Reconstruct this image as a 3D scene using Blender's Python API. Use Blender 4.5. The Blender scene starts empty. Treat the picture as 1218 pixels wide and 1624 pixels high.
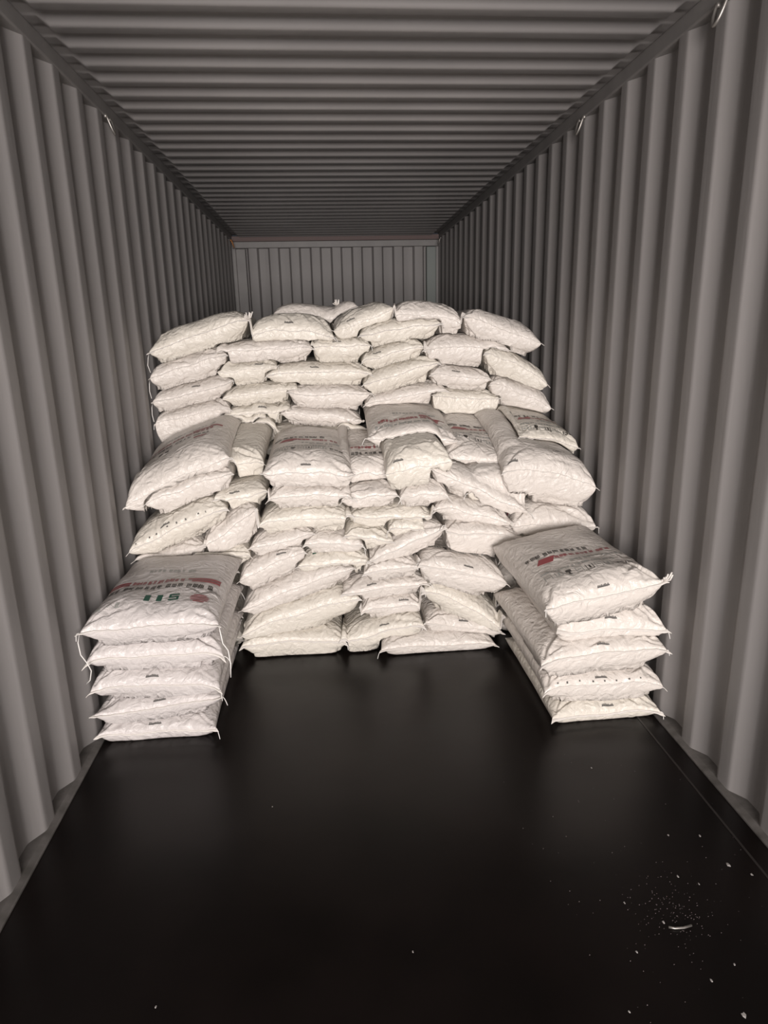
import bpy, math, random
import numpy as np
from mathutils import Matrix, Vector
PI = math.pi
scene = bpy.context.scene

# ---------------- camera ----------------
p_, y_, r_ = -.264, .079, -.0224
fwd = Vector((math.sin(y_)*math.cos(p_), math.cos(y_)*math.cos(p_), math.sin(p_)))
rt = Vector((math.cos(y_), -math.sin(y_), 0)); upv = rt.cross(fwd)
rx = math.cos(r_)*rt + math.sin(r_)*upv
ux = -math.sin(r_)*rt + math.cos(r_)*upv
cam_d = bpy.data.cameras.new('camera'); cam = bpy.data.objects.new('camera', cam_d)
scene.collection.objects.link(cam); scene.camera = cam
m = Matrix.Identity(4)
for i in range(3):
    m[i][0] = rx[i]; m[i][1] = ux[i]; m[i][2] = -fwd[i]
m[0][3], m[1][3], m[2][3] = -.1726, 0, 1.6052
cam.matrix_world = m
cam_d.sensor_fit = 'VERTICAL'; cam_d.sensor_height = 36; cam_d.lens = 1058.5/1624*36
cam_d.clip_start = .02

# ---------------- light ----------------
w = bpy.data.worlds.new('world'); scene.world = w; w.use_nodes = True
w.node_tree.nodes['Background'].inputs[0].default_value = (.9, .9, 1, 1)
w.node_tree.nodes['Background'].inputs[1].default_value = .03

def area(name, loc, rot, sx, sy, power, col):
    l = bpy.data.lights.new(name, 'AREA'); l.shape = 'RECTANGLE'; l.size = sx; l.size_y = sy
    l.energy = power; l.color = col
    o = bpy.data.objects.new(name, l); scene.collection.objects.link(o)
    o.location = loc; o.rotation_euler = rot
    return o
# light of the open doorway behind the camera, and the phone's flash beside its lens
area('doorway_light', (0, -3.7, 1.62), (PI/2, 0, 0), 2.1, 1.8, 208, (1, .935, .90)).data.spread = math.radians(110)
fl = bpy.data.lights.new('phone_flash', 'SPOT'); fl.energy = 36; fl.color = (1, .93, .86)
fl.shadow_soft_size = .02; fl.spot_size = R120 = math.radians(150); fl.spot_blend = 1
fo = bpy.data.objects.new('phone_flash', fl); scene.collection.objects.link(fo)
fo.matrix_world = m.copy(); fo.location = (-.15, 0, 1.64)

scene.view_settings.view_transform = 'Standard'; scene.view_settings.look = 'None'
scene.view_settings.gamma = 1; scene.view_settings.exposure = 0
scene.view_settings.use_curve_mapping = False

# ---------------- materials ----------------
def mat(name, col, rough=.5, metal=0, spec=.5):
    mt = bpy.data.materials.new(name); mt.use_nodes = True
    b = mt.node_tree.nodes['Principled BSDF']
    b.inputs['Base Color'].default_value = (*col, 1); b.inputs['Roughness'].default_value = rough
    b.inputs['Metallic'].default_value = metal; b.inputs['Specular IOR Level'].default_value = spec
    return mt, mt.node_tree, b
def N(nt, t, **k):
    n = nt.nodes.new(t)
    for a, v in k.items():
        if a in n.inputs: n.inputs[a].default_value = v
        else: setattr(n, a, v)
    return n
def noise_col(nt, b, c1, c2, scale, sock='Base Color', lo=.35, hi=.65, stretch=(1,1,1), detail=5):
    tc = N(nt, 'ShaderNodeTexCoord'); mp = N(nt, 'ShaderNodeMapping'); mp.inputs['Scale'].default_value = stretch
    nz = N(nt, 'ShaderNodeTexNoise', Scale=scale, Detail=detail)
    cr = N(nt, 'ShaderNodeValToRGB')
    cr.color_ramp.elements[0].position = lo; cr.color_ramp.elements[1].position = hi
    cr.color_ramp.elements[0].color = (*c1, 1); cr.color_ramp.elements[1].color = (*c2, 1)
    nt.links.new(tc.outputs['Object'], mp.inputs['Vector']); nt.links.new(mp.outputs[0], nz.inputs['Vector'])
    nt.links.new(nz.outputs['Fac'], cr.inputs['Fac']); nt.links.new(cr.outputs['Color'], b.inputs[sock])
    return tc, mp, nz
def bump(nt, b, scale, dist, stretch=(1,1,1), detail=3, strength=1):
    tc = N(nt, 'ShaderNodeTexCoord'); mp = N(nt, 'ShaderNodeMapping'); mp.inputs['Scale'].default_value = stretch
    nz = N(nt, 'ShaderNodeTexNoise', Scale=scale, Detail=detail)
    bp = N(nt, 'ShaderNodeBump', Strength=strength, Distance=dist)
    nt.links.new(tc.outputs['Object'], mp.inputs['Vector']); nt.links.new(mp.outputs[0], nz.inputs['Vector'])
    nt.links.new(nz.outputs['Fac'], bp.inputs['Height']); nt.links.new(bp.outputs[0], b.inputs['Normal'])

WALL, nt, b = mat('grey_paint', (.2, .19, .185), .5, 0, .4)
noise_col(nt, b, (.20, .19, .187), (.235, .222, .218), 1.3, stretch=(1, 1, .25)); bump(nt, b, 25, .0015, (1, 1, .1))
ROOF, nt, b = mat('grey_roof_paint', (.2, .19, .185), .38, 0, .5)
noise_col(nt, b, (.20, .19, .188), (.235, .223, .22), 1.3); bump(nt, b, 12, .0015)
RAIL, nt, b = mat('grey_rail_paint', (.19, .18, .178), .5); noise_col(nt, b, (.175, .166, .163), (.205, .195, .19), 6)
DUSTY, nt, b = mat('dusty_steel', (.2, .19, .18), .7); noise_col(nt, b, (.06, .055, .05), (.13, .12, .115), 18, lo=.3, hi=.7)
REDPR, _, _ = mat('red_primer', (.11, .07, .065), .6)
POST, _, _ = mat('green_grey_post', (.17, .19, .18), .5)
STEEL, _, _ = mat('bright_steel', (.35, .33, .31), .45, .8)
GLINT, _, _ = mat('orange_glint_steel', (.5, .22, .08), .5, .6)  # orange light reflection painted into the steel's base colour
FLOOR, nt, b = mat('black_film_plywood', (.012, .009, .009), .42, 0, .26)
noise_col(nt, b, (.003, .0018, .0016), (.006, .0038, .0034), 3)
tc = N(nt, 'ShaderNodeTexCoord'); nz = N(nt, 'ShaderNodeTexNoise', Scale=2.2, Detail=6)
cr = N(nt, 'ShaderNodeMapRange'); cr.inputs['To Min'].default_value = .24; cr.inputs['To Max'].default_value = .38
nt.links.new(tc.outputs['Object'], nz.inputs['Vector']); nt.links.new(nz.outputs['Fac'], cr.inputs['Value']); nt.links.new(cr.outputs[0], b.inputs['Roughness'])
bump(nt, b, 6, .0008)

def sack_mat(name, col):
    mt, nt, b = mat(name, col, .36, 0, .5)
    tc = N(nt, 'ShaderNodeTexCoord')
    n1 = N(nt, 'ShaderNodeTexNoise', Scale=16, Detail=5, Distortion=1.6)
    n2 = N(nt, 'ShaderNodeTexVoronoi', Scale=26, feature='DISTANCE_TO_EDGE')
    mx = N(nt, 'ShaderNodeMath', operation='MULTIPLY_ADD'); mx.inputs[1].default_value = .35
    bp = N(nt, 'ShaderNodeBump', Strength=.8, Distance=.014)
    for n in (n1, n2): nt.links.new(tc.outputs['Object'], n.inputs['Vector'])
    nt.links.new(n2.outputs['Distance'], mx.inputs[0]); nt.links.new(n1.outputs['Fac'], mx.inputs[2])
    nt.links.new(mx.outputs[0], bp.inputs['Height']); nt.links.new(bp.outputs[0], b.inputs['Normal'])
    return mt
WHITES = [sack_mat('white_woven_plastic', (.70, .65, .605)), sack_mat('cream_woven_plastic', (.71, .665, .595)),
          sack_mat('cool_shaded_woven_plastic', (.62, .58, .565))]  # last one: weaker light on the left stack put into a darker sack colour
HEM, _, _ = mat('white_hem_tape', (.72, .68, .64), .5)
THREAD, _, _ = mat('white_thread', (.8, .78, .75), .6)
INK_K, _, _ = mat('black_ink', (.05, .045, .04), .5)
INK_G, _, _ = mat('green_ink', (.02, .09, .06), .5)
INK_R, _, _ = mat('red_ink', (.32, .055, .065), .5)
INK_F, _, _ = mat('faint_grey_ink', (.36, .36, .34), .5)
INK_C, _, _ = mat('code_ink', (.1, .095, .09), .5)
PINK, _, _ = mat('pink_ink', (.55, .08, .16), .5)
FLAKE, _, _ = mat('white_granule', (.33, .31, .3), .6)
DUST, _, _ = mat('grey_dust', (.12, .1, .1), .8)

# ---------------- helpers ----------------
def mesh_obj(name, verts, faces, mt, parent=None, smooth=False):
    me = bpy.data.meshes.new(name); me.from_pydata([tuple(map(float, v)) for v in verts], [], faces)
    mts = mt if isinstance(mt, list) else [mt]
    for q in mts: me.materials.append(q)
    if smooth: me.polygons.foreach_set('use_smooth', [True]*len(me.polygons))
    me.update()
    o = bpy.data.objects.new(name, me); scene.collection.objects.link(o)
    if parent: o.parent = parent
    return o
def struct(o): o['kind'] = 'structure'; return o
def tag(o, label, cat, group=None):
    o['label'] = label; o['category'] = cat
    if group: o['group'] = group
    return o
def empty(name, loc):
    o = bpy.data.objects.new(name, None); o.empty_display_size = .1; scene.collection.objects.link(o); o.location = loc
    return o
def box(lo, hi):
    x0, y0, z0 = lo; x1, y1, z1 = hi
    v = [(x0,y0,z0),(x1,y0,z0),(x1,y1,z0),(x0,y1,z0),(x0,y0,z1),(x1,y0,z1),(x1,y1,z1),(x0,y1,z1)]
    return v, [(0,3,2,1),(4,5,6,7),(0,1,5,4),(1,2,6,5),(2,3,7,6),(3,0,4,7)]
def merge(parts):
    V, F = [], []
    for v, f in parts:
        n = len(V); V += list(v); F += [tuple(i+n for i in q) for q in f]
    return V, F
def bev(o, wdt=.004, seg=2):
    md = o.modifiers.new('bevel', 'BEVEL'); md.width = wdt; md.segments = seg; md.limit_method = 'ANGLE'; return o
def tube(pts, r, n=7):
    V, F = [], []
    pts = [Vector(p) for p in pts]
    for i, p in enumerate(pts):
        d = (pts[min(i+1, len(pts)-1)] - pts[max(i-1, 0)]).normalized()
        a = d.cross(Vector((.13, .27, .95))).normalized(); c = d.cross(a)
        for k in range(n): V.append(p + (a*math.cos(2*PI*k/n) + c*math.sin(2*PI*k/n))*r)
    for i in range(len(pts)-1):
        for k in range(n): F.append((i*n+k, i*n+(k+1)%n, (i+1)*n+(k+1)%n, (i+1)*n+k))
    F.append(tuple(range(n-1, -1, -1))); F.append(tuple((len(pts)-1)*n+k for k in range(n)))
    return V, F

# ---------------- container shell ----------------
Y0, Y1, WX, HZ = -3.8, 8.2, 1.175, 2.69
def corr_profile(s0, s1, pitch, depth, phase, flat_in=.27, slope=.23, rnd=.02):
    """points (s, d): d=0 inner ridge, d=depth in the recess; rounded corners"""
    out = []
    k0 = int((s0-phase)//pitch) - 1; k1 = int((s1-phase)//pitch) + 2
    sl = slope*pitch; fi = flat_in*pitch; fo_ = pitch - fi - 2*sl
    raw = []
    for k in range(k0, k1):
        b0 = phase + k*pitch
        raw += [(b0, 0), (b0+fi, 0), (b0+fi+sl, depth), (b0+fi+sl+fo_, depth)]
    for i in range(1, len(raw)-1):
        P, A, B = map(np.array, (raw[i], raw[i-1], raw[i+1]))
        P = P.astype(float); da = (A-P)/np.linalg.norm(A-P); db = (B-P)/np.linalg.norm(B-P)
        q0 = P + da*rnd*.5; q1 = P + db*rnd*.5
        for t in (0, .25, .5, .75, 1): out.append(tuple((1-t)**2*q0 + 2*t*(1-t)*P + t*t*q1))
    out = [q for q in out if s0 < q[0] < s1]
    return [(s0, out[0][1])] + out + [(s1, out[-1][1])]
def side_wall(sgn, phase, pitch, name):
    pr = corr_profile(Y0, Y1, pitch, .038, phase)
    zs = [-.06, 0, .06, .6, 1.3, 2.0, 2.58, 2.63]
    rng = random.Random(5 if sgn > 0 else 9)
    V, F = [], []
    for z in zs:
        for (s, d) in pr: V.append((sgn*(WX+d), s, z))
    n = len(pr)
    for j in range(len(zs)-1):
        for i in range(n-1):
            a, b_, c, e = j*n+i, j*n+i+1, (j+1)*n+i+1, (j+1)*n+i
            F.append((a, b_, c, e) if sgn < 0 else (a, e, c, b_))
    # outer skin, so the wall is a closed sheet
    k = len(V)
    for z in zs:
        for (s, d) in pr: V.append((sgn*(WX+d+.003), s, z))
    for j in range(len(zs)-1):
        for i in range(n-1):
            a, b_, c, e = k+j*n+i, k+j*n+i+1, k+(j+1)*n+i+1, k+(j+1)*n+i
            F.append((a, e, c, b_) if sgn < 0 else (a, b_, c, e))
    o = mesh_obj(name, V, F, WALL, smooth=True); struct(o); return o
side_wall(-1, 2.50, .262, 'wall_left'); side_wall(1, 2.415, .2495, 'wall_right')
# weld seams between wall panels
for sgn, ys in ((-1, (3.02, 4.06, 5.6)), (1, (3.55, 4.8))):
    pass

def roof():
    pr = corr_profile(Y0, Y1, .178, .032, 2.60, .34, .13, .022)
    xs = [-1.19, -1.125, -1.085, -.5, 0, .5, 1.085, 1.125, 1.19]
    V, F = [], []
    for x in xs:
        fl_ = 0 if abs(x) > 1.1 else 1
        for (s, d) in pr: V.append((x, s, HZ - (.032-d)*fl_))
    n = len(pr)
    for j in range(len(xs)-1):
        for i in range(n-1): F.append((j*n+i, j*n+i+1, (j+1)*n+i+1, (j+1)*n+i))
    k = len(V)
    V += [(v[0], v[1], v[2]+.003) for v in V]
    F += [tuple(q+k for q in reversed(f)) for f in F]
    struct(mesh_obj('ceiling', V, F, ROOF, smooth=True))
roof()
for sgn, nm in ((-1, 'trim_1'), (1, 'trim_2')):
    x0, x1 = sorted((sgn*(WX-.004), sgn*(WX+.056)))
    struct(bev(mesh_obj(nm, *box((x0, Y0, 2.625), (x1, Y1, HZ+.002)), RAIL), .008, 3))
for sgn, nm in ((-1, 'baseboard_left'), (1, 'baseboard_right')):
    # sloping steel kick strip along the floor edge
    a, b2 = sgn*(WX-.022), sgn*(WX+.05)
    V = [(a, Y0, -.03), (a, Y0, .006), (sgn*(WX-.019), Y0, .008), (sgn*(WX+.001), Y0, .014), (b2, Y0, .016), (b2, Y0, -.03)]
    n = len(V); V += [(v[0], Y1, v[2]) for v in V]
    F = [(i, (i+1) % n, n+(i+1) % n, n+i) for i in range(n)] + [tuple(range(n)), tuple(range(2*n-1, n-1, -1))]
    struct(mesh_obj(nm, V, F, DUSTY))
struct(mesh_obj('floor', *box((-1.21, Y0, -.05), (1.21, Y1+.05, 0)), FLOOR))
# steel joint strip let into the floor near the right wall
struct(mesh_obj('trim_3', *box((1.075, Y0, .0005), (1.083, Y1, .0015)), mat('floor_joint', (.02, .016, .015), .5)[0]))

def end_wall():
    pr = corr_profile(-1.04, 1.04, .237, .045, -1.0, .40, .08, .008)
    zs = [0, 1, 2.56]
    V, F = [], []
    for z in zs:
        for (s, d) in pr: V.append((s, Y1-.03+d, z))
    n = len(pr)
    for j in range(2):
        for i in range(n-1): F.append((j*n+i, j*n+i+1, (j+1)*n+i+1, (j+1)*n+i))
    k = len(V); V += [(v[0], v[1]+.003, v[2]) for v in V]; F += [tuple(q+k for q in reversed(f)) for f in F]
    root = struct(mesh_obj('wall_front', V, F, WALL, smooth=True))
    bev(mesh_obj('header_beam', *box((-1.175, Y1-.06, 2.545), (1.175, Y1+.06, 2.615)), RAIL, root), .006)
    mesh_obj('red_primer_strip', *box((-1.175, Y1-.07, 2.617), (1.175, Y1+.04, 2.668)), REDPR, root)['label'] = 'dark red header strip'
    for s in (-1, 1):
        x0, x1 = sorted((s*1.03, s*1.14))
        bev(mesh_obj('corner_post', *box((x0, Y1-.07, 0), (x1, Y1+.06, 2.54)), RAIL if s < 0 else POST, root), .008)
        x0, x1 = sorted((s*1.141, s*1.2))
        bev(mesh_obj('corner_post', *box((x0, Y1-.02, 0), (x1, Y1+.06, 2.6)), RAIL, root), .008)
end_wall()

# lashing rings on the top rails
def lashing_ring(x, y, z, label, mt=STEEL, s=1):
    sg = -1 if x < 0 else 1
    root = empty('lashing_ring', (x, y, z)); tag(root, label, 'lashing ring')
    # wire loop hanging from two feet welded under the rail
    pts = []
    for i in range(15):
        t = i/14*PI
        pts.append((-sg*(.004+.022*math.sin(t))*s, (.032*math.cos(t))*s, -(.075*math.sin(t))**1.0*s))
    mesh_obj('ring', *tube(pts, .0055*s, 8), mt, root, True)
    for q in (-1, 1):
        mesh_obj('weld_foot', *tube([(0, q*.032*s, .004), (0, q*.032*s, -.012*s)], .009*s, 8), mt, root, True)
lashing_ring(1.168, 2.43, 2.626, 'steel wire lashing ring under the right top rail, nearest the camera')
lashing_ring(1.168, 3.68, 2.626, 'smaller looking steel lashing ring further along the right top rail')
lashing_ring(-1.168, 3.68, 2.626, 'steel lashing ring under the top rail of the left wall')
lashing_ring(-1.15, 7.9, 2.60, 'orange glinting lashing ring in the far left upper corner', GLINT, 1)
lashing_ring(1.15, 7.9, 2.60, 'bright lashing ring in the far right upper corner')
SACKS = [
    ('L1', -0.926, 2.46, 0.043, 0.478, 0.76, 0.125, -0.1, 0, 0, '', -0.05, 0, 'white sack on the dark floor, lowest of the five in the left front stack'),
    ('L2', -0.909, 2.46, 0.154, 0.514, 0.76, 0.115, 5.6, 1, 0, '', 0.01, 0, 'white sack second from the floor in the left front stack, tilted up to the right'),
    ('L3', -0.909, 2.45, 0.258, 0.512, 0.76, 0.14, -2.2, -1, 0, '', -0.06, 0, 'white sack in the middle of the left front stack, three up from the floor'),
    ('L4', -0.898, 2.46, 0.386, 0.534, 0.76, 0.145, -1.2, 1, 0, '', None, 0, 'white sack just under the printed top sack of the left front stack'),
    ('L5', -0.899, 2.44, 0.518, 0.531, 0.78, 0.15, 0.5, 0, 0, 'A', None, 0, 'white sack topping left front stack, with green logo letters, red globe and red bars'),
    ('R1', 0.931, 2.38, 0.04, 0.469, 0.76, 0.125, 0.9, 0, 0, '', 0.06, 1, 'cream white sack on the dark floor, lowest of the five in the right front stack'),
    ('R2', 0.912, 2.38, 0.176, 0.507, 0.76, 0.12, -0.0, -1, 0, '', -0.02, 1, 'white sack second from the floor in the right front stack'),
    ('R3', 0.899, 2.37, 0.323, 0.532, 0.76, 0.11, 3.2, 1, 0, '', 0.02, 1, 'white sack in the middle of the right front stack, three up from the floor'),
    ('R4', 0.936, 2.4, 0.411, 0.459, 0.74, 0.18, -2.0, -1, 0, '', 0.01, 1, 'short white sack just under the printed top sack of the right front stack'),
    ('R5', 0.883, 2.37, 0.573, 0.492, 0.78, 0.16, 8.3, 3, 0, 'B', 0.03, 1, 'white sack topping right front stack, with a red block and row of black symbols'),
    ('a1', -0.4, 3.12, 0.092, 0.475, 0.76, 0.12, -1.9, 0, 0, '', None, 2, 'white sack on the floor at the pile foot, just right of left front stack'),
    ('a2', -0.022, 3.1, 0.106, 0.522, 0.76, 0.12, 15.1, -6, 0, '', 0.09, 2, 'white sack slanting up to the right between the two floor-level sacks of the pile'),
    ('a3', 0.337, 3.07, 0.047, 0.533, 0.76, 0.12, -2.5, 2, 0, '', None, 2, 'white sack on the floor with a clean bottom edge, right foot of the pile'),
    ('a5', -0.365, 3.13, 0.241, 0.567, 0.78, 0.14, 14.2, 3, 0.01, '', None, 2, 'white sack sloping up to the right, second from the floor beside the left front stack'),
    ('a4', 0.462, 3.11, 0.125, 0.538, 0.76, 0.13, -12.1, 2, 0, '', 0.0, 2, 'white sack lying directly over the right foot sack, dark code mark at its centre'),
    ('a6', 0.109, 3.13, 0.248, 0.499, 0.76, 0.12, 2.2, -3, 0, '', 0.41, 2, 'white sack low in the centre of the pile, above the slanting floor-level sack'),
    ('a7', -0.365, 3.15, 0.374, 0.536, 0.78, 0.14, 17.8, 4, 0.01, '', None, 2, 'creased white sack climbing to the right, third from the floor beside the left front stack'),
    ('a8', 0.512, 3.1, 0.227, 0.5, 0.76, 0.14, -30.0, -3, 0.01, '', None, 2, 'white sack sagging down to the right beside the right front stack'),
    ('a9', 0.495, 3.09, 0.423, 0.467, 0.78, 0.14, -15.0, -2, 0, 'C', 0.12, 2, 'white sack with faint grey lettering and black goblet mark, left of the right front stack'),
    ('a62', 0.074, 3.14, 0.348, 0.391, 0.76, 0.11, 3.8, 2, 0, '', -0.3, 2, 'flat white sack in the lower centre, wedged left of the sagging sack'),
    ('a10', 0.127, 3.14, 0.45, 0.286, 0.76, 0.11, 2.4, 0, 0, '', None, 2, 'small white sack end left of the goblet-marked sack'),
    ('a11', 0.179, 3.16, 0.564, 0.396, 0.78, 0.12, 21.9, 3, 0, '', None, 2, 'white sack rising steeply to the right above the goblet-marked sack'),
    ('a12', -0.177, 3.17, 0.48, 0.328, 0.76, 0.13, 1.1, 0, 0, '', None, 2, 'white sack in the lower centre with tiny green marks along its front'),
    ('a13', -0.485, 3.16, 0.495, 0.318, 0.76, 0.13, 21.6, 4, 0, '', 0.33, 2, 'white sack with a small dark red dot, right above the printed left front stack'),
    ('a14', -0.431, 3.18, 0.607, 0.288, 0.76, 0.12, 11.7, 2, 0, '', None, 2, 'white sack above the red-dotted sack, left of centre'),
    ('a15', -0.173, 3.18, 0.585, 0.264, 0.76, 0.12, -5.7, -2, 0, '', None, 2, 'white sack end in the centre of the pile with a hanging thread at its right'),
    ('a16', 0.028, 3.17, 0.604, 0.27, 0.76, 0.11, -10.3, -2, 0, '', None, 2, 'narrow white sack end tucked in the centre, below a long flat sack'),
    ('a17', -0.318, 3.19, 0.719, 0.501, 0.78, 0.13, 0.3, 0, 0.01, '', None, 2, 'wide white arched sack left of centre at half height of the middle step'),
    ('a18', 0.278, 3.18, 0.642, 0.32, 0.76, 0.12, -5.0, 0, 0, '', None, 2, 'white sack right of centre, just above the steeply rising sack'),
    ('a181', 0.581, 3.17, 0.603, 0.359, 0.76, 0.12, -6.4, 0, 0, '', None, 2, 'white sack filling the right, directly above the goblet-marked sack'),
    ('a21', -0.977, 3.17, 0.563, 0.313, 0.74, 0.11, 14.0, 2, 0, '', None, 2, 'small white sack end resting on the back of the left front stack'),
    ('a22', -0.726, 3.18, 0.519, 0.252, 0.74, 0.11, 16.1, 3, 0, '', None, 2, 'white sack behind the right rear corner of the left front stack'),
    ('a19', -0.926, 3.16, 0.714, 0.466, 0.76, 0.15, 22.2, 4, 0.01, '', -0.22, 2, 'white sack slumping down toward left wall, with black dots along its lower edge'),
    ('a20', -0.689, 3.19, 0.678, 0.316, 0.76, 0.13, 35.1, 5, 0, '', None, 2, 'steeply slanted white sack with long diagonal creases, left part of the middle step'),
    ('a38', 0.956, 3.12, 0.542, 0.419, 0.74, 0.12, 4.5, -2, 0, '', None, 2, 'white sack resting on the back of the right front stack'),
    ('a34', 0.151, 3.2, 0.702, 0.451, 0.78, 0.11, -2.6, 0, 0, '', None, 2, 'long flat white sack at half height in the centre, with a thin creased edge'),
    ('a33', 0.575, 3.19, 0.695, 0.44, 0.76, 0.13, -13.8, -3, 0, '', None, 2, 'white sack sloping down to the right beside the big blank sack at the right wall'),
    ('a24', -0.86, 3.2, 0.9, 0.393, 0.74, 0.11, 17.5, 3, 0, '', None, 2, 'thin white sack squeezed under the big slumped sack at the left wall'),
    ('a25b', -0.631, 3.22, 0.831, 0.257, 0.74, 0.12, 11.3, 2, 0, '', -0.23, 2, 'narrow white sack end with one black speck between two wide sacks'),
    ('a27', -0.313, 3.2, 0.832, 0.498, 0.76, 0.12, -1.0, 0, 0, '', None, 2, 'flat white sack directly under the arched printed sack left of centre'),
    ('a29', 0.012, 3.22, 0.812, 0.254, 0.74, 0.11, 3.5, 0, 0, '', None, 2, 'narrow white sack end in the centre below the dark recess'),
    ('a32', 0.234, 3.2, 0.812, 0.31, 0.76, 0.12, 1.2, 0, 0, '', None, 2, 'white sack directly under the plump pale sack right of centre'),
    ('a36', 0.945, 3.16, 0.634, 0.394, 0.74, 0.2, -3.6, 0, 0, '', None, 2, 'big blank white sack at the right wall with a pink mark near its left corner'),
    ('a37', 0.674, 3.24, 0.813, 0.285, 0.74, 0.12, 1.0, 0, 0, '', None, 2, 'narrow white sack end left of the big domed sack at the right wall'),
    ('a31', 0.567, 3.2, 0.826, 0.482, 0.76, 0.14, -26.2, -4, 0.01, '', -0.78, 2, 'long white sack running down to the right from the plump pale sack'),
    ('a23', -0.917, 3.2, 0.943, 0.5, 0.78, 0.2, 22.9, 4, 0.015, 'D', None, 2, 'big white sack slumped against the left wall with red and black print on its back'),
    ('a25', -0.644, 3.36, 0.969, 0.242, 0.72, 0.14, 4.0, 0, 0, '', None, 2, 'narrow recessed white sack between the slumped left sack and the arched printed sack'),
    ('a26', -0.311, 3.2, 0.951, 0.495, 0.78, 0.17, -3.7, 0, 0.015, 'B', -0.06, 2, 'arched white sack left of centre with a band of small black symbols along its top'),
    ('a28', 0.017, 3.32, 0.903, 0.251, 0.72, 0.15, 0.8, 0, 0, 'A', None, 2, 'narrow recessed sack with dark print in the centre of the middle step'),
    ('a30', 0.242, 3.19, 0.954, 0.33, 0.76, 0.22, 7.7, 1, 0.01, '', -0.58, 2, 'plump pale sack with smooth domed top right of centre, code mark at its lower left'),
    ('b2', 0.603, 3.36, 0.933, 0.339, 0.74, 0.14, -10.1, -10, 0, 'B', None, 2, 'diagonally turned sack with black lettering and red block, right part of the middle step'),
    ('a35', 0.919, 3.18, 0.907, 0.436, 0.76, 0.2, -12.4, -2, 0.02, '', -0.8, 2, 'big domed white sack at the right wall, with two short dark code marks'),
    ('b1', 0.261, 3.44, 1.058, 0.432, 0.72, 0.11, -2.9, -2, 0.01, 'D', None, 2, 'sack with a wide red printed line lying behind the plump pale sack'),
    ('b3', 0.932, 3.46, 1.038, 0.466, 0.7, 0.11, -11.2, 4, 0.01, 'B', None, 2, 'wrinkled printed sack lying behind the big domed sack at the right wall'),
    ('c1', -0.963, 3.93, 1.162, 0.41, 0.76, 0.13, 10.8, 2, 0, '', None, 3, 'white sack at the left wall, lowest of the rear step, with a dark corner'),
    ('c51', -0.665, 3.96, 1.047, 0.228, 0.76, 0.12, 3.7, 0, 0, '', None, 3, 'small white sack end at the rear step foot, beside the arched printed sack'),
    ('c5', -0.28, 3.95, 1.02, 0.582, 0.76, 0.13, -1.2, 0, 0.01, '', None, 3, 'wide white sack at the foot of the rear step, above the arched printed sack'),
    ('c6', -0.587, 3.95, 1.16, 0.35, 0.76, 0.12, 3.0, 0, 0, '', 0.15, 3, 'white sack second from the rear step foot, left of centre, with code mark'),
    ('c7', -0.192, 3.95, 1.125, 0.474, 0.76, 0.12, -7.2, -2, 0, '', None, 3, 'white sack second from the foot of the rear step, centre, with three creases'),
    ('c26', 0.283, 3.94, 1.233, 0.443, 0.76, 0.13, 8.8, 2, 0, '', None, 3, 'white sack tilted up to the right just behind the sack with the red printed line'),
    ('c27', 0.64, 3.93, 1.213, 0.356, 0.76, 0.12, -4.1, 0, 0, '', None, 3, 'flat white sack at the foot of the rear step, above the diagonally turned sack'),
    ('c2', -0.951, 3.93, 1.288, 0.441, 0.76, 0.13, 13.3, 2, 0, '', 0.13, 3, 'white sack second from the bottom of the rear step at the left wall'),
    ('c8', -0.564, 3.95, 1.275, 0.393, 0.76, 0.12, 4.6, 0, 0, '', None, 3, 'white sack third from the foot of the rear step, beside the left wall column'),
    ('c9', -0.164, 3.95, 1.258, 0.425, 0.76, 0.12, -2.2, 0, 0, '', None, 3, 'white sack with fine stitched pleats in the centre of the rear step'),
    ('c24', 0.609, 3.92, 1.342, 0.328, 0.76, 0.12, -7.9, 0, 0, '', -0.15, 3, 'white sack right of centre in the rear step with faint lettering and a code mark'),
    ('c25', 0.966, 3.9, 1.238, 0.357, 0.76, 0.14, -22.1, -3, 0.01, '', None, 3, 'white sack drooping to the right wall, lowest of the three in the rear step'),
    ('c23', 0.256, 3.93, 1.369, 0.413, 0.76, 0.13, 14.6, 3, 0, '', None, 3, 'creased white sack tilted up to the right in the middle of the rear step'),
    ('c3', -0.962, 3.93, 1.442, 0.421, 0.76, 0.13, 15.3, 2, 0, '', 0.67, 3, 'white sack just below the top sack at the left wall, code mark at its right'),
    ('c10', -0.625, 3.95, 1.409, 0.306, 0.76, 0.12, 5.1, 0, 0, '', 0.39, 3, 'white sack left of centre in the rear step, code mark near its right end'),
    ('c11', -0.216, 3.95, 1.391, 0.551, 0.76, 0.12, -0.8, 0, 0.01, '', -0.09, 3, 'wide arched white sack in the centre of the rear step with code mark'),
    ('c22', 0.211, 3.94, 1.484, 0.339, 0.76, 0.12, 13.1, 2, 0, '', -0.47, 3, 'white sack tilted up to the right near the centre, above the creased tilted sack'),
    ('c20', 0.597, 3.93, 1.514, 0.533, 0.76, 0.14, -2.1, 0, 0.015, '', None, 3, 'arched white sack right of centre, second from the top of the rear step'),
    ('c21', 0.937, 3.9, 1.403, 0.377, 0.76, 0.13, -26.2, -3, 0.01, '', None, 3, 'white sack drooping to the right wall, middle one of three in the rear step'),
    ('c12', -0.521, 3.95, 1.522, 0.491, 0.76, 0.12, 1.9, 0, 0, '', None, 3, 'white sack under the two top sacks left of centre, with vertical pleats'),
    ('c13', -0.11, 3.95, 1.53, 0.346, 0.76, 0.12, -0.2, 0, 0, '', -0.12, 3, 'greenish white sack just below the centre top sack, code mark in its middle'),
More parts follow.
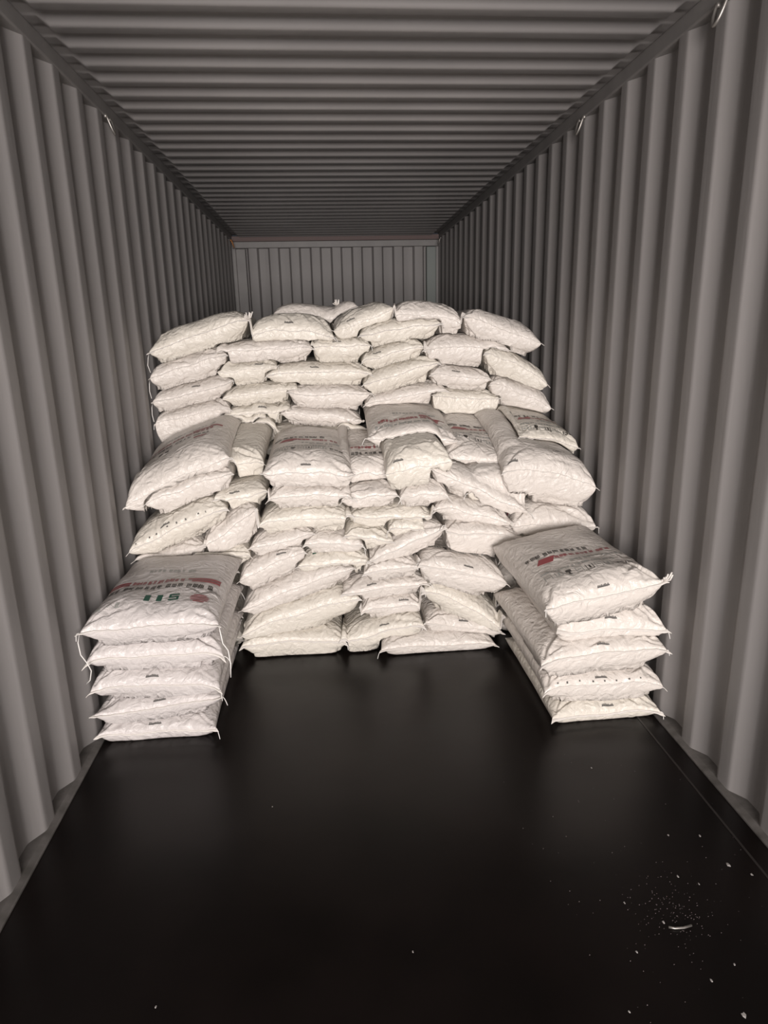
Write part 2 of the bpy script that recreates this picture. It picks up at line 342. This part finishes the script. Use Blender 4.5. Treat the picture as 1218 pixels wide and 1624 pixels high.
    ('c19', 0.257, 3.95, 1.62, 0.423, 0.76, 0.13, 7.3, 2, 0, '', None, 3, 'white sack just below the highest sack, with a long fold across it'),
    ('c4', -0.88, 3.93, 1.618, 0.52, 0.78, 0.16, 16.7, 3, 0.01, '', None, 3, 'white sack on top of the pile at the left wall, corner knotted at its right'),
    ('c14', -0.387, 3.96, 1.627, 0.475, 0.78, 0.19, -2.1, 0, 0.02, '', -0.06, 3, 'domed white sack on top of the pile left of centre'),
    ('c16', -0.23, 4.35, 1.686, 0.47, 0.74, 0.18, -0.2, 0, 0.01, '', None, 3, 'sack on top of the pile set further back, its crumpled corner tuft sticking up'),
    ('c15', 0.022, 3.96, 1.66, 0.382, 0.78, 0.16, 19.0, 3, 0.01, '', -0.39, 3, 'white sack on top of the pile in the centre, sloping up to the right'),
    ('c17', 0.437, 3.95, 1.689, 0.46, 0.78, 0.17, -8.0, -2, 0.015, '', None, 3, 'white sack at the highest point of the pile, right of centre'),
    ('c18', 0.847, 3.9, 1.61, 0.428, 0.78, 0.15, -20.2, -3, 0.01, '', None, 3, 'white sack on top of the pile at the right wall, drooping to the right'),
]

# ---------------- sacks ----------------
GROUPS = ['sacks of the front stack at the left wall', 'sacks of the front stack at the right wall',
          'sacks of the middle step', 'sacks of the rear step']
GX0, GY0, GS = -1.3, 2.2, .01
HM = np.zeros((300, 260))                       # height of the pile so far, [iy, ix]
def hm_get(x, y):
    fx = np.clip((x-GX0)/GS, 0, 258.999); fy = np.clip((y-GY0)/GS, 0, 298.999)
    ix = fx.astype(int); iy = fy.astype(int); ax = fx-ix; ay = fy-iy
    return HM[iy, ix]*(1-ax)*(1-ay)+HM[iy, ix+1]*ax*(1-ay)+HM[iy+1, ix]*(1-ax)*ay+HM[iy+1, ix+1]*ax*ay
def hm_put(x, y, z):
    ix = np.clip(((x-GX0)/GS).round().astype(int), 1, 258); iy = np.clip(((y-GY0)/GS).round().astype(int), 1, 298)
    for dy in (-1, 0, 1):
        for dx in (-1, 0, 1): np.maximum.at(HM, (iy+dy, ix+dx), z)
def set_res(nu, nv):
    global NU, NV, U1, V1, UU, VV
    NU, NV = nu, nv
    tu = np.linspace(-1, 1, NU); U1 = np.sin(tu*PI/2)*.55 + tu*.45
    tv = np.linspace(-1, 1, NV); V1 = np.sin(tv*PI/2)*.62 + tv*.38
    UU, VV = np.meshgrid(U1, V1, indexing='ij')
set_res(88, 116)
def smooth_noise1(rng, x, f, n=6):
    s = 0
    for k in range(n):
        s = s + np.sin(x*f*(.5+rng.rand()*1.3)+rng.rand()*7)/n**.5
    return s
PITCH = {'a23': .10, 'a25': .12, 'a26': .08, 'a28': .12, 'a30': .07, 'a35': .07, 'b1': .14, 'b2': .18, 'b3': .12}
def make_sack(idx, row):
    key, cx, y0, zc, W, L, T, roll, yaw, sag, prt, code, g, label = row
    rng = np.random.RandomState(100+idx*7)
    W = max(W, .2)*(1.12 if g > 1 and key[0] != 'h' else 1.0)
    a = np.radians(roll); ca, sa = math.cos(a), math.sin(a)
    pit = PITCH.get(key, 0)
    if g > 1 and key[0] != 'h':
        # squeezed between its neighbours: it only takes the width they leave free
        us = np.linspace(-1, 1, 81)
        dz = np.median([hm_get(cx+W/2*us*ca, np.full(81, y0+fr*L)) - (zc+W/2*us*sa+pit*fr*L) for fr in (.08, .16, .25, .4, .55)], axis=0)
        blk = dz > (.06 if key == 'a2' else .028)
        lo, hi = 40, 40
        while lo > 0 and not blk[lo-1]: lo -= 1
        while hi < 80 and not blk[hi+1]: hi += 1
        if hi-lo > 40 and not blk[40]:
            l_, h_ = us[lo], us[hi]; off = (l_+h_)/2*W/2
            cx += off*ca; zc += off*sa; W *= (h_-l_)/2
    ya = np.radians(yaw); cy_, sy_ = math.cos(ya), math.sin(ya)
    big = W > .3
    def sheet(sgn):
        u, v = UU, VV
        # plan outline: ends drawn in between the corners, corners stick out as ears
        x = W/2*u*(.955+.045*np.abs(v)**5)
        end_in = .022*(1-np.abs(u)**3)
        y = (L/2-end_in*np.abs(v)**3)*v
        h = (1-np.abs(u)**4.2)**.5*((1-np.abs(v)**7.5)**.52 if sgn > 0 else (1-np.abs(v)**11)**.46)
        z = sgn*T/2*h
        lump = (smooth_noise1(rng0, u*W+v*L*.5, 9, 3)*.5 + smooth_noise1(rng0, v*L-u*W*.4, 8, 3)*.5)*.006*h
        z = z + lump
        return x, y, z, h
    rng0 = np.random.RandomState(idx*3+1)
    sheets = []
    # creases shared parameters
    creases = []
    for k in range(rng.randint(10, 16)):
        if rng.rand() < .5:
            c0 = (rng.choice([-1, 1])*W/2*.95, -L/2*.97); ang = rng.uniform(.25, 1.1)
            d = np.array([-np.sign(c0[0])*math.cos(ang), math.sin(ang)])
        else:
            c0 = (rng.uniform(-W/2, W/2), -L/2*rng.uniform(.2, .97)); ang = rng.uniform(-.9, .9)
            d = np.array([math.cos(ang), math.sin(ang)])
        creases.append((c0, d, rng.uniform(.06, .22), rng.uniform(.005, .013), rng.uniform(.002, .0075)))
    pl_ph = rng.rand(8)*7
    tilt_seam = rng.uniform(-.006, .006)
    for sgn in (1, -1):
        rng0 = np.random.RandomState(idx*3+1)
        x, y, z, h = sheet(sgn)
        ux_, vy_ = UU*W/2, VV*L/2
        dend = np.minimum(L/2-vy_, L/2+vy_)
        pl = sum(np.abs(np.sin(ux_*f+pl_ph[i]))*aw for i, (f, aw) in enumerate(((95, .4), (61, .5), (140, .25), (37, .6))))
        pleat = -.0055*pl*np.exp(-((dend-.035)/.04)**2)
        cz = 0
        for c0, d, ln, wd, dp in creases:
            rx_ = ux_-c0[0]; ry_ = vy_-c0[1]
            al = rx_*d[0]+ry_*d[1]; pr_ = rx_*d[1]-ry_*d[0] + .008*np.sin(al*22)
            m_ = np.clip(al/ln, 0, 1); tp = np.where((al > 0) & (al < ln), np.sin(PI*m_)**.6, 0)
            cz = cz - dp*tp*(np.exp(-(pr_/wd)**2) - .8*np.exp(-((pr_-1.6*wd)/(1.1*wd))**2))
        edge = np.minimum(1, h*2.2)
        z = z + sgn*(pleat*(1 if sgn > 0 else .35)*(h > .02)*edge + (cz*edge if sgn > 0 or True else 0))
        # side gathers
        sheets.append([x, y, z, h])
    # shared seam line: slight waviness
    seam_w = .005*smooth_noise1(rng, U1, 5, 3)
    out = []
    for (x, y, z, h), sgn in zip(sheets, (1, -1)):
        wv = np.abs(VV)**10
        z = z + seam_w[:, None]*wv
        z = z - sag*(UU**2*1.0) - sag*.3*np.clip((-VV-.3), 0, 1)
        ear = (np.abs(UU)**8)*(np.abs(VV)**8)
        z = z + ear*tilt_seam*3
        # roll about length axis, yaw, place
        X = x*ca - z*sa*.6; Z = x*sa + z*(ca*.5+.5)
        Yc = y + L/2
        Z = Z + pit*Yc
        Xw = cx + X*cy_ - (Yc)*sy_*.5; Yw = y0 + Yc*cy_ + X*sy_
        lim = 1.168
        Xw = np.where(np.abs(Xw) > lim-.03, np.sign(Xw)*(lim-.03+.03*np.tanh((np.abs(Xw)-lim+.03)/.03)), Xw)
        out.append([Xw, Yw, zc+Z, h])
    top, bot = out
    H = hm_get(bot[0], bot[1]) + .002
    # the sack settles on what lies beneath it
    gap = bot[2]-H
    core = np.clip(bot[3]*1.6, 0, 1)
    cm = (bot[3] > .6) & (VV < -.1)
    gp = float(np.clip(np.percentile(gap[cm], 62), 0, .08 if key in ('a25', 'b1', 'b2', 'b3') else .2))
    bot[2] = bot[2] - gp*bot[3]**.75
    gap = bot[2]-H
    drop = np.where((gap > 0) & (gap < .03), gap*core**3*.7, 0)
    bz = np.maximum(bot[2]-drop, H)
    Ht = hm_get(top[0], top[1]) + .002
    mid = .5*(top[2]+bot[2])
    minth = .42*T*top[3]
    tz = np.maximum(top[2], np.maximum(Ht, bz) + minth)
    # boundary ring stays shared
    ring = np.zeros_like(tz, bool); ring[0, :] = ring[-1, :] = True; ring[:, 0] = ring[:, -1] = True
    rz = np.maximum(tz, bz)
    tz = np.where(ring, rz, tz); bz = np.where(ring, rz, bz)
    # smooth the clamped top so it does not print the edges below too sharply
    for _ in range(2):
        t2 = tz.copy(); t2[1:-1, 1:-1] = (tz[1:-1, 1:-1]*4+tz[:-2, 1:-1]+tz[2:, 1:-1]+tz[1:-1, :-2]+tz[1:-1, 2:])/8
        tz = np.where(top[2] < tz-1e-5, np.maximum(t2, bz+.001), tz)
    hm_put(top[0], top[1], tz); 
    TX, TY, TZ = top[0], top[1], tz
    BX, BY, BZ = bot[0], bot[1], bz
    org = np.array([cx, y0+L/2, max(0, float(bz.min()))])
    # ---- mesh
    nt_ = NU*NV
    V = np.empty((2*nt_, 3)); V[:nt_] = np.stack([TX, TY, TZ], -1).reshape(-1, 3); V[nt_:] = np.stack([BX, BY, BZ], -1).reshape(-1, 3)
    idt = np.arange(nt_).reshape(NU, NV); idb = idt+nt_
    idb = np.where(ring, idt, idb)
    q = lambda I: np.stack([I[:-1, :-1], I[1:, :-1], I[1:, 1:], I[:-1, 1:]], -1).reshape(-1, 4)
    F = np.concatenate([q(idt), q(idb)[:, ::-1]])
    used = np.zeros(2*nt_, bool); used[F.ravel()] = True
    remap = np.cumsum(used)-1; V = V[used]-org; F = remap[F]
    me = bpy.data.meshes.new('sack_body')
    me.vertices.add(len(V)); me.vertices.foreach_set('co', V.astype(np.float32).ravel())
    me.loops.add(F.size); me.loops.foreach_set('vertex_index', F.astype(np.int32).ravel())
    me.polygons.add(len(F)); me.polygons.foreach_set('loop_start', np.arange(0, F.size, 4, dtype=np.int32))
    me.polygons.foreach_set('use_smooth', np.ones(len(F), bool))
    wm = WHITES[0 if rng.rand() < .6 else 1]
    if key[0] == 'L': wm = WHITES[2]
    if key == 'R1' or key in ('c13', 'c14', 'a30'): wm = WHITES[1]
    me.materials.append(wm); me.update(calc_edges=True); me.validate()
    root = empty('filled_sack', org); tag(root, label, 'sack', GROUPS[g])
    body = bpy.data.objects.new('sack_body', me); scene.collection.objects.link(body); body.parent = root
    # normals of the top sheet
    P = np.stack([TX, TY, TZ], -1)-org
    du = np.gradient(P, axis=0); dv = np.gradient(P, axis=1); NN = np.cross(du, dv); NN /= np.linalg.norm(NN, axis=-1, keepdims=True)+1e-9
    def on(am, bm, off=.0019):           # metres across, metres along -> point on the top of the sack
        fu = np.interp(np.clip(am/(W/2), -1, 1), U1, np.arange(NU)); fv = np.interp(np.clip(bm/(L/2), -1, 1), V1, np.arange(NV))
        iu = min(int(fu), NU-2); iv = min(int(fv), NV-2); au = fu-iu; av = fv-iv
        f = lambda A: A[iu, iv]*(1-au)*(1-av)+A[iu+1, iv]*au*(1-av)+A[iu, iv+1]*(1-au)*av+A[iu+1, iv+1]*au*av
        return f(P)+f(NN)*off
    # ---- stitched hem tab along the front end
    HV, HF = [], []
    nn = NU
    hl = .005 + .003*rng.rand(); droop = rng.uniform(.1, .8)
    for i in range(nn):
        p = P[i, 0]; wob = .0018*math.sin(U1[i]*W*60+pl_ph[0])+.001*math.sin(U1[i]*W*131+pl_ph[1])
        c = abs(U1[i])**10
        ll = hl*(1+1.8*c)
        e = p+np.array([np.sign(U1[i])*c*.012, -ll, -ll*droop+wob + ear_z(c, tilt_seam)])
        e[2] = max(e[2], .003-org[2])
        e[0] = np.clip(e[0]+org[0], -1.172, 1.172)-org[0]
        for zz in (.0012, -.0012):
            HV.append(p+np.array([0, .003, zz*.2])); HV.append((p+e)/2+np.array([0, 0, zz+wob*.3])); HV.append(e+np.array([0, 0, zz]))
    for i in range(nn-1):
        b0, b1_ = i*6, (i+1)*6
        for k in (0, 1): HF.append((b0+k, b0+k+1, b1_+k+1, b1_+k)); HF.append((b0+3+k, b1_+3+k, b1_+4+k, b0+4+k))
        HF.append((b0+2, b0+5, b1_+5, b1_+2))
    mesh_obj('stitched_hem', HV, HF, HEM, root, True)
    # ---- thread tail at a corner
    if rng.rand() < .45 or key in ('L1', 'L2', 'a3', 'a1'):
        i = NU-1 if rng.rand() < .5 or key in ('L1', 'L2') else 0
        sgx = 1 if i else -1
        p = P[i, 0].copy(); pts = [p]
        d = np.array([sgx*rng.uniform(.2, 1), -rng.uniform(.3, .9), rng.uniform(-.5, .4)])*.005
        for k in range(6):
            p = p+d; d = d+np.array([0, 0, -.0022]); p[2] = max(p[2], .004-org[2]); p[0] = np.clip(p[0]+org[0], -1.17, 1.17)-org[0]; pts.append(p.copy())
        mesh_obj('thread_tail', *tube(pts, .0016, 5), THREAD, root, True)
    # ---- printing
    def quad(c, a0, b0, a1, b1, skew=0, nsub=1, acc=None):
        na = max(1, int(abs(a1-a0)/.008)); nb = max(1, int(abs(b1-b0)/.008))
        Vq, Fq = acc
        n0 = len(Vq)
        for i in range(na+1):
            for j in range(nb+1):
                bb = b0+(b1-b0)*j/nb; aa = a0+(a1-a0)*i/na + skew*(bb-b0)
                Vq.append(on(c[0]+aa, c[1]+bb))
        for i in range(na):
            for j in range(nb):
                k = n0+i*(nb+1)+j; Fq.append((k, k+nb+1, k+nb+2, k+1))
    def glyph(acc, a, b, w, h, r):
        """a dense block character made of strokes"""
        t = w*.2
        for k in range(r.randint(2, 4)):
            x = a+(k+.3)*w/3.3
            quad((0, 0), x, b+r.uniform(0, .25)*h, x+t, b+h*r.uniform(.75, 1), acc=acc)
        for k in range(r.randint(1, 4)):
            yv = b+h*r.uniform(0, .85); quad((0, 0), a, yv, a+w*r.uniform(.6, .95), yv+h*.14, acc=acc)
    def text_row(a0, a1, b, h, mt, name, groups=(3, 3), gw=None, lab=None):
        r = random.Random(idx*31+int(abs(b)*1000)); acc = ([], [])
        w = h*.8 if gw is None else gw; a = a0; k = 0
        while a+w < a1:
            glyph(acc, a, b, w*.88, h, r); a += w; k += 1
            if k % groups[0] == 0: a += w*.45
        o = mesh_obj(name, acc[0], acc[1], mt, root)
        if lab: o['label'] = lab
    def bar(a0, b0, a1, b1, mt, name, lab=None):
        acc = ([], []); quad((0, 0), a0, b0, a1, b1, acc=acc); o = mesh_obj(name, acc[0], acc[1], mt, root)
        if lab: o['label'] = lab
    k_ = W/.53
    if prt == 'A' and key != 'a28':
        f = -L/2
        # logo letters read from the far end of the sack, red globe at their right in the picture
        acc = ([], []); gb = (.178*k_, f+.125)
        for s in range(5):
            b0 = -.034+.0145*s; hw = math.sqrt(max(0, .038**2-(b0+.003)**2))
            quad(gb, -hw, b0, hw, b0+.0075, skew=.6, acc=acc)
        mesh_obj('globe_emblem', *acc, INK_R, root)['label'] = 'red striped globe emblem'
        acc = ([], []); lb = (.0, f+.105)
        for x0 in (-.045, .005):
            acc = ([], []); quad(lb, x0, 0, x0+.023, .05, acc=acc); mesh_obj('logo_letter', *acc, INK_G, root)['label'] = 'dark green logo letter stroke'
        acc = ([], [])
        S0 = .055
        for (x0, q0, x1, q1) in ((S0, 0, S0+.042, .01), (S0+.032, 0, S0+.042, .03), (S0, .02, S0+.042, .03), (S0, .02, S0+.010, .05), (S0, .04, S0+.042, .05)):
            quad(lb, x0, q0, x1, q1, acc=acc)
        mesh_obj('logo_letter', *acc, INK_G, root)['label'] = 'dark green S-shaped logo letter'
        text_row(-.235*k_, -.09*k_, f+.075, .035, INK_F, 'faint_text', (1, 1))
        text_row(-.25*k_, .24*k_, f+.215, .045, INK_K, 'black_text', (3, 3), .026)
        bar(-.24*k_, f+.285, -.15*k_, f+.30, INK_R, 'red_bar'); bar(-.24*k_, f+.308, -.15*k_, f+.325, INK_R, 'red_bar')
        bar(.12*k_, f+.285, .24*k_, f+.303, INK_R, 'red_bar'); bar(.10*k_, f+.31, .24*k_, f+.33, INK_R, 'red_bar')
        text_row(-.14*k_, .1*k_, f+.285, .045, INK_R, 'red_text', (6, 6), .022)
        text_row(-.1*k_, .12*k_, f+.42, .03, INK_F, 'faint_text', (4, 4), .02)
    elif prt == 'A':
        text_row(-W*.3, W*.35, -L/2+.12, .05, INK_K, 'black_text', (3, 3), .022); text_row(-W*.3, W*.3, -L/2+.22, .035, INK_R, 'red_text', (6, 6), .02)
    elif prt == 'D':
        f = -L/2; o_ = .36 if key == 'a23' else .14
        text_row(-.2*k_, .2*k_, f+o_, .05, INK_R, 'red_text', (5, 5), .022)
        text_row(-.22*k_, .2*k_, f+o_-.07, .035, INK_K if key == 'a23' else INK_F, 'black_text', (4, 4), .024)
        bar(.06*k_, f+o_+.055, .22*k_, f+o_+.08, INK_R, 'red_bar')
        text_row(-.1*k_, .2*k_, f+o_+.13, .03, INK_F, 'faint_text', (6, 6), .02)
        if key == 'a23':
            for q_ in (0, .04): bar(-.1+q_, f+.20, -.08+q_, f+.235, INK_K, 'black_dot')
            bar(.1, f+.23, .17, f+.255, INK_R, 'red_emblem')
    elif prt in ('B', 'C'):
        f = -L/2+(0 if prt == 'C' or key == 'R5' else .02)-(.10 if key == 'b3' else 0)
        ink = INK_F if prt == 'C' else INK_K
        # goblet symbol, arrow frame, triangle
        acc = ([], []); c0 = (-.10*k_, f+.125)
        quad(c0, -.012, .02, .012, .04, acc=acc); quad(c0, -.004, .0, .004, .02, acc=acc); quad(c0, -.009, -.003, .009, .003, acc=acc)
        mesh_obj('goblet_symbol', *acc, INK_K, root)['label'] = 'black fragile goblet symbol'
        for s, sx in enumerate((-.2, -.15, -.05, 0, .045, .09)):
            acc = ([], []); c0 = (sx*k_, f+.12)
            quad(c0, -.016, 0, -.013, .045, acc=acc); quad(c0, .013, 0, .016, .045, acc=acc)
            if s % 2: quad(c0, -.013, .0, .013, .004, acc=acc); quad(c0, -.004, .01, .004, .035, acc=acc)
            else: quad(c0, -.013, .041, .013, .045, acc=acc); quad(c0, -.008, .02, .008, .026, acc=acc)
            mesh_obj('handling_symbol', *acc, INK_F if s != 3 else ink, root)
        text_row(.13*k_, .22*k_, f+.13, .022, ink, 'small_text', (9, 9), .012)
        text_row(-.22*k_, .16*k_, f+.185, .02, INK_F, 'faint_text', (9, 9), .015)
        if prt == 'B':
            acc = ([], []); quad((-.2*k_, f+.29), 0, 0, .075, .045, skew=.5, acc=acc)
            mesh_obj('red_block', *acc, INK_R, root)['label'] = 'solid red printed block'
            text_row(-.1*k_, .2*k_, f+.30, .03, INK_R, 'red_text', (4, 4), .022)
            text_row(-.23*k_, .1*k_, f+.35, .035, INK_K, 'black_text', (3, 3), .024)
            text_row(-.05*k_, .22*k_, f+.24, .025, INK_F, 'faint_text', (6, 6), .02)
    # ---- batch code printed just above the seam
    def code_mark(uf, b0=.014):
        acc = ([], []); r = random.Random(idx); c0 = (uf*W/2, -L/2+b0)
        for s in range(9):
            x = -.024+s*.0054
            quad(c0, x, 0, x+.0038, .006+r.uniform(0, .004), acc=acc)
        quad(c0, -.026, .0, .026, .0035, acc=acc)
        mesh_obj('batch_code', *acc, INK_C, root)['label'] = 'small dark batch code'
    if code is not None: code_mark(code)
    if key == 'a35': code_mark(.2, .09)
    if key in ('a19', 'R2', 'a38'):
        r = random.Random(idx)
        for s in range(8):
            acc = ([], []); x = -W*.4+s*W*.1+r.uniform(-.01, .01); quad((x, -L/2+.002+r.uniform(0, .003)), 0, 0, r.uniform(.004, .009), .004, acc=acc)
            mesh_obj('printed_dot', *acc, INK_C, root)
    if key == 'a36':
        acc = ([], []); quad((-W*.46, -L/2+.10), 0, 0, .025, .05, skew=-.4, acc=acc); mesh_obj('pink_emblem', *acc, PINK, root)['label'] = 'pink printed mark'
    if key == 'a12':
        acc = ([], []); quad((-W*.3, -L/2+.05), 0, 0, .02, .01, acc=acc); mesh_obj('green_mark', *acc, INK_G, root)
        acc = ([], []); quad((-W*.15, -L/2+.055), 0, 0, .03, .012, acc=acc); mesh_obj('green_mark', *acc, INK_G, root)
    # knotted corner tuft
    if key in ('c16', 'c4', 'R5'):
        i = NU-1 if key != 'c16' else NU//2+18
        p = P[i, 0].copy() if key != 'c16' else P[i, 25].copy()
        TV, TF = [], []
        for s in range(6):
            an = -1.0+s*.4+rng.uniform(-.15, .15);  pts = [p, p+np.array([math.sin(an)*.02, -.012, .016*math.cos(an)]), p+np.array([math.sin(an)*.035*rng.uniform(.6, 1), -.02, .032*rng.uniform(.4, 1)*math.cos(an)+.004*s % 3])]
            v_, f_ = tube(pts, .0035, 5); n = len(TV); TV += v_; TF += [tuple(k+n for k in ff) for ff in f_]
        TV = [(min(v[0], 1.172-org[0]), v[1], v[2]) for v in TV]
        mesh_obj('corner_tuft', TV, TF, HEM, root, True)
    return root, P+org
def ear_z(c, t): return c*t*1.5

# plain sacks buried inside the pile, which carry the ones in view
hid = []
for c in range(4):
    for k in range(7): hid.append(('h', -.87+.58*c, 4.02, .075+k*.142, .56, .76, .145, 0, 0, 0, '', None, 3, 'plain white sack buried in the pile beneath the rear step'))
for sx in (-.90, .92):
    for k in range(4): hid.append(('h', sx, 3.27, .065+k*.125, .46, .66, .135, 0, 0, 0, '', None, 2, 'plain white sack buried behind the left front stack' if sx < 0 else 'plain white sack buried behind the right front stack'))
set_res(40, 48)
for i, r0 in enumerate(hid): make_sack(200+i, r0)
set_res(88, 116)
SURF = {}
order = sorted(range(len(SACKS)), key=lambda i: SACKS[i][3] - {'a25': .066, 'b2': .045}.get(SACKS[i][0], 0))
for i in order:
    root, P = make_sack(i, SACKS[i]); SURF[SACKS[i][0]] = (root, P)

# loose stitching thread hanging down the two edges of the left front stack
def hang(key, pts, i):
    root, P = SURF[key]
    o = Vector(root.location)
    p0 = Vector(P[i, 0])
    L_ = [p0-o]+[Vector(q)+p0-o for q in pts]
    L_ = [Vector((max(v.x, -1.172-o.x), v.y, v.z)) for v in L_]
    mesh_obj('loose_thread', *tube(L_, .0022, 6), THREAD, root, True)
hang('L5', [(-.004, -.02, -.03), (.0, -.022, -.08), (.02, -.02, -.12), (.03, -.02, -.15), (.02, -.02, -.19), (.0, -.01, -.21)], 0)
hang('L5', [(.006, -.02, -.02), (.012, -.02, -.07), (.03, -.02, -.10), (.035, -.02, -.16), (.03, -.015, -.22)], NU-1)
for k in ('c4', 'c3', 'c2'):
    hang(k, [(-.004, -.015, -.03), (-.01, -.018, -.07), (.0, -.016, -.11)], 0)

# ---------------- litter on the floor ----------------
rng = random.Random(3)
spots = [(-.429, 2.024, 'left of centre, alone', 1), (.757, 2.106, 'just in front of the right stack', 1), (.871, 1.743, 'third of the way down the right side', 1), (.97, 1.729, 'beside another flake near the right wall', 1.2),
         (.991, 1.604, 'largest, near the lower right wall', 2), (1.039, 1.561, 'closest to the right wall', 1.3), (.863, 1.544, 'right of the dusty patch, upper', 1), (.816, 1.578, 'above the dusty patch', 1.1),
         (.616, 1.502, 'left above the dusty patch', 1), (.581, 1.347, 'below the dusty patch', 1.1), (.491, 1.194, 'near the bottom edge, right of centre', 1), (.731, 1.251, 'lower right, upper of a pair', 1.2), (.815, 1.286, 'lower right corner area', 1),
         (.76, 1.159, 'bottom right corner, pale', 1.8), (-.01, 1.409, 'faint, on the bare black floor at the centre', .8), (-.663, 1.324, 'lone one at the bottom left', 1), (.695, 1.428, 'left end of the steel sliver', 1.2)]
for x, y, wh, s in spots:
    V = []; n = 7; r = .0026*s
    for zz, rr in ((.0004, 1), (.0022, .75)):
        for k in range(n):
            t = 2*PI*k/n; q = r*rr*rng.uniform(.5, 1.3); V.append((x+q*math.cos(t), y+q*1.6*math.sin(t), zz))
    F = [tuple(range(n-1, -1, -1)), tuple(range(n, 2*n))]+[(k, (k+1) % n, n+(k+1) % n, n+k) for k in range(n)]
    tag(mesh_obj('debris_flake', V, F, FLAKE), 'tiny white flake on the black floor, '+wh, 'debris', 'white flakes on the floor')
V, F = tube([(.70, 1.408, .004), (.715, 1.403, .004), (.74, 1.402, .004), (.765, 1.407, .004)], .003, 6)
tag(mesh_obj('steel_sliver', V, F, STEEL, None, True), 'thin bright metal sliver lying in the dusty patch on the black floor', 'debris')
V, F = [], []
for k in range(260):
    if k < 170: x = rng.gauss(.74, .07); y = rng.gauss(1.46, .07)
    else: x = rng.uniform(.4, 1.1); y = rng.uniform(1.15, 2.2)
    s = rng.uniform(.0006, .0018); n = len(V)
    V += [(x-s, y-s, .0008), (x+s, y-s*.6, .0008), (x+s*.7, y+s, .0008), (x, y, .0008+s)]; F += [(n, n+1, n+3), (n+1, n+2, n+3), (n+2, n, n+3), (n, n+2, n+1)]
o = tag(mesh_obj('dust_specks', V, F, DUST), 'scatter of pale dust specks on the black floor at lower right', 'dust'); o['kind'] = 'stuff'
